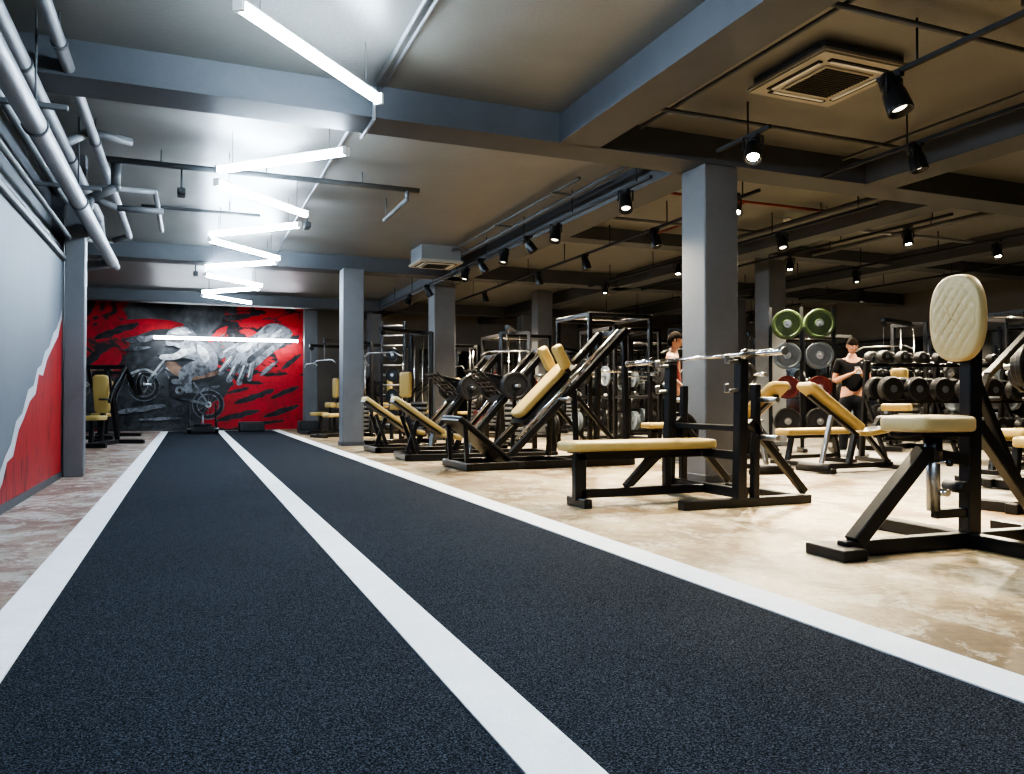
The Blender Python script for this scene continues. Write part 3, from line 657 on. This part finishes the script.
def squat_rack(x,y,rz,ps=(M_rubber,M_rubber),w=.58):
    b=B('squat_rack'); fr=M_black
    for sx in (-.6,.6):
        for sy in (-w,w):
            b.bar((sx,sy,0),(sx,sy,2.3),.07,.07,fr)
            for k in range(10): b.box((sx,sy+math.copysign(.036,sy),.5+k*.15),(.025,.004,.025),M_steel)
        b.bar((sx,-w,2.27),(sx,w,2.27),.07,.07,fr); b.bar((sx,-w,.05),(sx,w,.05),.07,.07,fr)
    for sy in (-w,w):
        b.bar((-.6,sy,2.27),(.6,sy,2.27),.07,.07,fr); b.bar((-.6,sy,.04),(.6,sy,.04),.07,.07,fr); b.bar((-.6,sy,.9),(.6,sy,.9),.05,.05,M_black)
        for k,z in enumerate((.4,.85,1.3)):
            s_=math.copysign(1,sy); b.rod((.6,sy,z),(.6,sy+s_*.25,z),.024,M_steel)
            for q in range(2): b.plate((.6,sy+s_*(.09+q*.055),z),(0,1,0),.21-.02*k,.05,ps[k%2],M_steel)
    b.rod((0,-w,2.25),(0,w,2.25),.016,M_chrome); barbell(b,(-.68,0,1.32),(0,1,0),((.2,ps[0]),))
    for sy in (-w,w): b.bar((-.6,sy,1.28),(-.74,sy,1.28),.05,.04,M_steel)
    return b.done((x,y,0),rz)
squat_rack(6.7,12.2,90); squat_rack(8.3,14.4,90,(M_greyp,M_rubber)); squat_rack(13.0,9.2,90,(M_rubber,M_greyp))
squat_rack(10.3,16.9,90); squat_rack(6.9,16.7,90,(M_redp,M_rubber)); squat_rack(14.4,6.4,70); squat_rack(13.2,14.2,80,(M_rubber,M_redp)); squat_rack(11.5,19.3,90,(M_greyp,M_rubber)); squat_rack(15.4,10.2,90,(M_greyp,M_rubber))
b=B('weight_plate_rack')
for sx in (-.5,0,.5): b.bar((sx,.1,0),(sx,.1,2.4),.06,.06,M_black); b.bar((sx,-.3,.03),(sx,.5,.03),.07,.06,M_black)
for z in (.5,1.06,1.58,2.1): b.bar((-.5,.1,z),(.5,.1,z),.06,.06,M_black)
for sx in (-.25,.25):
    for z,m,r in ((1.06,M_redp,.19),(1.58,M_greyp,.22),(2.1,M_green,.24),(.5,M_rubber,.22)):
        b.rod((sx,.1,z),(sx,-.3,z),.024,M_steel)
        for q in range(3): b.plate((sx,.02-q*.075,z),(0,1,0),r,.06,m,M_steel)
b.done((9.4,10.3,0),-35)
def dumbbell_rack(x,y,rz,big=False):
    b=B('dumbbell_rack')
    for sx in (-1.1,0,1.1):
        b.bar((sx,.25,0),(sx,.1,1.40),.07,.06,M_black); b.bar((sx,-.35,.03),(sx,.35,.03),.08,.06,M_black); b.bar((sx,-.3,.05),(sx,.15,.9),.05,.05,M_black)
    rows=((.36,.15,6),(.86,.17,6),(1.36,.085,8)) if big else ((.5,.135,7),(.93,.135,7),(1.33,.075,9))
    for zi,(z,r0,n) in enumerate(rows):
        yy=-.22+.13*zi
        b.bar((-1.15,yy-.11,z-.03),(1.15,yy-.11,z-.03),.05,.05,M_black); b.bar((-1.15,yy+.11,z),(1.15,yy+.11,z),.05,.05,M_black)
        for k in range(n):
            xx=-.98+1.96*k/(n-1); r=r0-.004*k
            for s_ in (-1,1):
                b.lathe((xx,yy+s_*.14,z+r*.65+.03),(0,s_,0),[(r*.85,-.06),(r,-.045),(r,.05),(r*.9,.065),(r*.45,.07)],M_rubber,24,False)
                b.lathe((xx,yy+s_*.14,z+r*.65+.03),(0,s_,0),[(r*.3,.068),(r*.3,.074),(.001,.074)],M_greyp,16,False)
            b.rod((xx,yy-.1,z+r*.65+.03),(xx,yy+.1,z+r*.65+.03),.018,M_chrome)
    return b.done((x,y,0),rz)
dumbbell_rack(9.8,8.0,-12,True); dumbbell_rack(12.9,11.7,-20); dumbbell_rack(15.9,13.4,-80)
def cable_tower(x,y,rz,seat=True):
    b=B('cable_pulldown_machine'); fr=M_black
    for sy in (-.28,.28): b.bar((.35,sy,0),(.35,sy,2.2),.07,.07,fr); b.rod((.28,sy*.4,.1),(.28,sy*.4,2.1),.012,M_chrome)
    b.bar((.35,-.28,2.18),(.35,.28,2.18),.07,.07,fr); b.bar((.45,0,2.2),(-.75,0,2.2),.08,.07,fr)
    b.bar((-.9,0,.05),(.5,0,.05),.08,.08,fr); b.bar((.35,-.4,.04),(.35,.4,.04),.08,.08,fr); b.bar((-.85,-.35,.04),(-.85,.35,.04),.08,.08,fr)
    for k in range(14): b.box((.28,0,.14+k*.05),(.12,.36,.044),M_grey if k%2 else M_black,bev=.003)
    b.rod((-.7,-.02,2.14),(-.7,.02,2.14),.06,M_rubber); b.rod((-.72,0,2.1),(-.72,0,1.75),.005,M_steel,6)
    b.path([(-.72,-.5,1.68),(-.72,-.35,1.75),(-.72,.35,1.75),(-.72,.5,1.68)],.014,M_steel,8)
    if seat:
        b.bar((-.45,0,.06),(-.45,0,.45),.06,.06,fr); b.pad((-.5,0,.5),.4,.32,.08,M_pad,rc=.05); b.pad((-.22,0,.72),.14,.5,.12,M_pad,rc=.05)
        b.bar((-.22,0,.05),(-.22,0,.68),.05,.05,fr)
        b.pad((-.08,0,1.15),.5,.28,.08,M_pad,R=RY(-90),rc=.06); b.bar((.0,0,.9),(.35,0,1.2),.05,.05,fr)
    return b.done((x,y,0),rz)
cable_tower(3.5,18.4,20); cable_tower(4.7,19.4,0); cable_tower(4.0,15.2,30) ; cable_tower(5.8,14.2,60,False); cable_tower(6.3,18.8,0); cable_tower(7.4,20.2,0); cable_tower(3.5,20.2,10)
cable_tower(9.4,19.0,40,False); cable_tower(11.3,13.6,30); cable_tower(15.4,15.6,40); cable_tower(10.0,13.4,60,False); cable_tower(13.6,17.2,30); cable_tower(15.6,8.0,20); cable_tower(11.5,10.2,20); cable_tower(8.5,12.3,60,False)
lever_machine(4.2,21.6,0,'seated_row_machine'); lever_machine(6.2,21.5,0,'seated_row_machine'); lever_machine(13.1,5.0,10); lever_machine(11.6,4.3,0); lever_machine(14.6,18.9,30); lever_machine(15.6,4.6,20)
lever_machine(-1.55,16.4,72,'seated_leg_curl_machine'); lever_machine(-1.75,19.8,75,'seated_leg_curl_machine'); flat_bench(-2.1,14.4,80)
b=B('push_sled')
for sx in (-.32,.32):
    b.bar((sx,-.55,.05),(sx,.55,.05),.09,.07,M_black); b.bar((sx,-.55,.05),(sx,-.68,.13),.09,.06,M_black); b.rod((sx,.4,.08),(sx,.42,.75),.022,M_black2); b.rod((sx,-.4,.08),(sx,-.42,.35),.022,M_black2)
for yy in (-.4,0,.4): b.bar((-.32,yy,.09),(.32,yy,.09),.1,.05,M_black)
b.box((0,0,.14),(.6,.5,.04),M_black); b.rod((0,0,.14),(0,0,.45),.025,M_steel); b.plate((0,0,.2),(0,0,1),.22,.06,M_rubber,M_steel)
b.done((.32,21.6,.013))
b=B('plyometric_box'); b.box((0,0,.12),(.65,.5,.24),M_rubber,bev=.02); b.box((0,0,.245),(.6,.45,.012),M_black2,bev=.004); b.done((1.55,22.4,.013))
b=B('plyometric_box'); b.box((0,0,.15),(.5,.5,.3),M_rubber,bev=.02); b.box((0,0,.305),(.45,.45,.012),M_black2,bev=.004); b.done((2.85,20.9,0))
b=B('wall_bar_tower')
for sy in (-.25,.25): b.bar((0,sy,0),(0,sy,2.6),.06,.06,M_black); b.bar((-.35,sy,.03),(.35,sy,.03),.07,.06,M_black)
for k in range(11): b.rod((0,-.25,.3+k*.22),(0,.25,.3+k*.22),.018,M_galv)
for k in range(4):
    b.rod((-.02,0,.5+k*.45),(-.3,0,.5+k*.45),.02,M_steel); b.plate((-.15,0,.5+k*.45),(1,0,0),.15,.05,M_rubber,M_steel)
b.done((4.2,17.3,0),70)
# ------------------------------------------------------------------ people
def skin(name,verts,edges,m,parent,sub=2,root=0):
    me=bpy.data.meshes.new(name); me.from_pydata([v[0] for v in verts],edges,[]); me.materials.append(m)
    o=bpy.data.objects.new(name,me); sc.collection.objects.link(o); o.parent=parent
    md=o.modifiers.new('skin','SKIN'); md.use_smooth_shade=True
    sv=me.skin_vertices[0].data
    for i,v in enumerate(verts):
        r=v[1]; sv[i].radius=r if isinstance(r,tuple) else (r,r); sv[i].use_root=(i==root)
    s_=o.modifiers.new('sub','SUBSURF'); s_.levels=sub; s_.render_levels=sub
    return o
def person(loc,rz,shirt,hair,pose,sleeves=True,phone=True):
    root=bpy.data.objects.new('standing_man',None); sc.collection.objects.link(root); root.location=loc; root.rotation_euler=(0,0,math.radians(rz))
    hd=V((0,-.03,1.64))
    el=[pose['el_l'],pose['el_r']]; wr=[pose['wr_l'],pose['wr_r']]
    v=[((0,0,.96),(.15,.11)),((0,0,1.12),(.135,.10)),((0,0,1.30),(.165,.115)),((0,.01,1.43),(.11,.08)),((0,0,1.50),.056),((0,-.02,1.57),.055)]
    e=[(0,1),(1,2),(2,3),(3,4),(4,5)]
    for i,s_ in enumerate((-1,1)):
        k=len(v); v+=[((s_*.175,.01,1.42),.066),(tuple((V((s_*.175,.01,1.42))+V(el[i]))/2),.05),(el[i],.04),(tuple(V(el[i]).lerp(V(wr[i]),.35)),.042),(wr[i],.026)]
        e+=[(3,k),(k,k+1),(k+1,k+2),(k+2,k+3),(k+3,k+4)]
    for s_ in (-1,1):
        k=len(v); v+=[((s_*.095,0,.86),.092),((s_*.11,-.01,.66),.078),((s_*.115,-.01,.50),.056),((s_*.12,.02,.34),.058),((s_*.125,.03,.09),.036)]
        e+=[(0,k)]+[(k+j,k+j+1) for j in range(4)]
    skin('body',v,e,M_skin,root)
    v2=[((0,0,.92),(.168,.128)),((0,0,1.12),(.152,.118)),((0,0,1.30),(.18,.13)),((0,.01,1.44),(.118,.088))]; e2=[(0,1),(1,2),(2,3)]
    for i,s_ in enumerate((-1,1)):
        k=len(v2); sh=V((s_*.178,.01,1.425)); v2+=[(tuple(sh),.078)]; e2+=[(3,k)]
        if sleeves: v2+=[(tuple(sh.lerp(V(el[i]),.65)),.064)]; e2+=[(k,k+1)]
    skin('shirt',v2,e2,shirt,root)
    v3=[((0,0,.98),(.165,.125)),((0,0,.90),(.165,.125))]; e3=[(0,1)]
    for s_ in (-1,1):
        k=len(v3); v3+=[((s_*.098,0,.80),.104),((s_*.115,-.01,.50),.074),((s_*.122,.02,.30),.072),((s_*.125,.025,.10),.056)]; e3+=[(1,k)]+[(k+j,k+j+1) for j in range(3)]
    skin('trousers',v3,e3,M_pants,root)
    for i,s_ in enumerate((-1,1)):
        w=V(wr[i]); d=(w-V(el[i])).normalized(); up=V(pose['palm'][i]).normalized(); sd=d.cross(up).normalized()
        hv=[(tuple(w-d*.01),(.026,.02)),(tuple(w+d*.04),(.036,.016)),(tuple(w+d*.085),(.038,.015))]; he=[(0,1),(1,2)]
        for f,(o,L) in enumerate(((-.030,.066),(-.010,.076),(.010,.072),(.029,.056))):
            k=len(hv); base=w+d*.08+sd*o
            p1=base+d*L*.42-up*.004; p2=p1+d*L*.25-up*L*.28; p3=p2+d*L*.02-up*L*.32
            hv+=[(tuple(base),.0095),(tuple(p1),.009),(tuple(p2),.0085),(tuple(p3),.0075)]; he+=[(2,k),(k,k+1),(k+1,k+2),(k+2,k+3)]
        k=len(hv); tb=w+d*.03-sd*.03*s_; hv+=[(tuple(tb),.013),(tuple(tb+d*.03-sd*.025*s_-up*.01),.011),(tuple(tb+d*.06-sd*.03*s_-up*.025),.009)]; he+=[(1,k),(k,k+1),(k+1,k+2)]
        skin('hand_'+('right' if i else 'left'),hv,he,M_skin,root,1)
    b=B('head'); bm=b.bm
    r=bmesh.ops.create_uvsphere(bm,u_segments=40,v_segments=30,radius=1)
    def G(x,z,cx,cz,sx,sz): return math.exp(-((x-cx)/sx)**2-((z-cz)/sz)**2)
    for q in r['verts']:
        x,y,z=q.co; fx=x*.077; fy=y*.098; fz=z*.122
        if fz<0: k=1+fz*2.6; fx*=max(.5,k); fy*=(max(.6,1+fz*1.2))
        if y<0:
            fy-=.024*G(fx,fz,0,-.022,.012,.022)+.010*G(fx,fz,0,.005,.009,.03)
            fy+=.011*(G(fx,fz,.03,.008,.016,.012)+G(fx,fz,-.03,.008,.016,.012))
            fy-=.006*G(fx,fz,0,.030,.05,.010)+.007*G(fx,fz,0,-.058,.022,.010)+.008*G(fx,fz,0,-.095,.022,.018)
        q.co=(fx,fy,fz)
    i=b.mi(M_skin)
    for f in bm.faces: f.material_index=i; f.smooth=True
    for s_ in (-1,1):
        b.ball((s_*.031,-.078,.008),.012,M_eye,seg=12); b.ball((s_*.031,-.088,.007),.0055,M_iris,seg=10)
        b.ball((s_*.078,.008,-.005),.026,M_skin,(.35,.7,1.15)); b.ball((s_*.031,-.094,.03),.016,M_hair,(1.1,.3,.25))
    b.ball((0,-.098,-.052),.02,M_lip,(1.1,.35,.32))
    r=bmesh.ops.create_uvsphere(bm,u_segments=32,v_segments=22,radius=1); j=b.mi(M_hair)
    dl=[]
    for q in r['verts']:
        x,y,z=q.co; lim=.38 if y<-.35 else (-.1 if y<.2 else -.55)
        if z<lim-.12: dl.append(q)
        q.co=(x*.083,y*.105+.004,z*.132)
        for f in q.link_faces: f.material_index=j; f.smooth=True
    bmesh.ops.delete(bm,geom=dl,context='VERTS')
    ho=b.done((0,0,0),0,root); ho.location=hd+V((0,0,.02)); ho.rotation_euler=(math.radians(pose.get('nod',15)),0,math.radians(pose.get('turn',0)))
    for s_ in (-1,1):
        b=B('shoe_'+('left' if s_<0 else 'right')); b.pad((0,-.05,.055),.28,.1,.07,M_shoe,R=RZ(90),rc=.045); b.box((0,-.05,.012),(.1,.28,.024),M_white,bev=.01); b.ball((0,.03,.09),.055,M_shoe,(.9,1.2,.8)); b.done((s_*.125,0,0),s_*8,root)
    if phone:
        b=B('phone'); b.box((0,0,0),(.075,.15,.01),M_black2,R=RX(50),bev=.003); c=(V(wr[0])+V(wr[1]))/2; b.done(c+V((0,-.09,.05)),0,root)
    return root
person((9.1,8.95,-.012),-30,M_shirt,M_hair,dict(el_l=(-.25,.03,1.14),el_r=(.25,.03,1.14),wr_l=(-.07,-.22,1.24),wr_r=(.07,-.22,1.24),palm=((.6,0,-.6),(-.6,0,-.6)),nod=22))
person((6.14,9.2,0),60,M_shirtr,M_hair,dict(el_l=(-.30,.05,1.15),el_r=(.30,.05,1.15),wr_l=(-.33,-.12,1.0),wr_r=(.33,-.12,1.0),palm=((1,0,0),(-1,0,0)),nod=8),sleeves=False,phone=False)
# ------------------------------------------------------------------ world + camera
w=bpy.data.worlds.new('world'); sc.world=w; w.use_nodes=True
w.node_tree.nodes['Background'].inputs[0].default_value=(.5,.55,.6,1); w.node_tree.nodes['Background'].inputs[1].default_value=.05
cam=bpy.data.cameras.new('camera'); co=bpy.data.objects.new('camera',cam); sc.collection.objects.link(co)
cam.sensor_width=36; cam.lens=27.8; cam.clip_start=.05
co.location=(0,0,.85); co.rotation_euler=(math.radians(90.94),0,math.radians(-22.2))
sc.camera=co
try:
    sc.view_settings.view_transform='AgX'; sc.view_settings.look='AgX - High Contrast'; sc.view_settings.exposure=.45
except Exception as ex: print(ex)
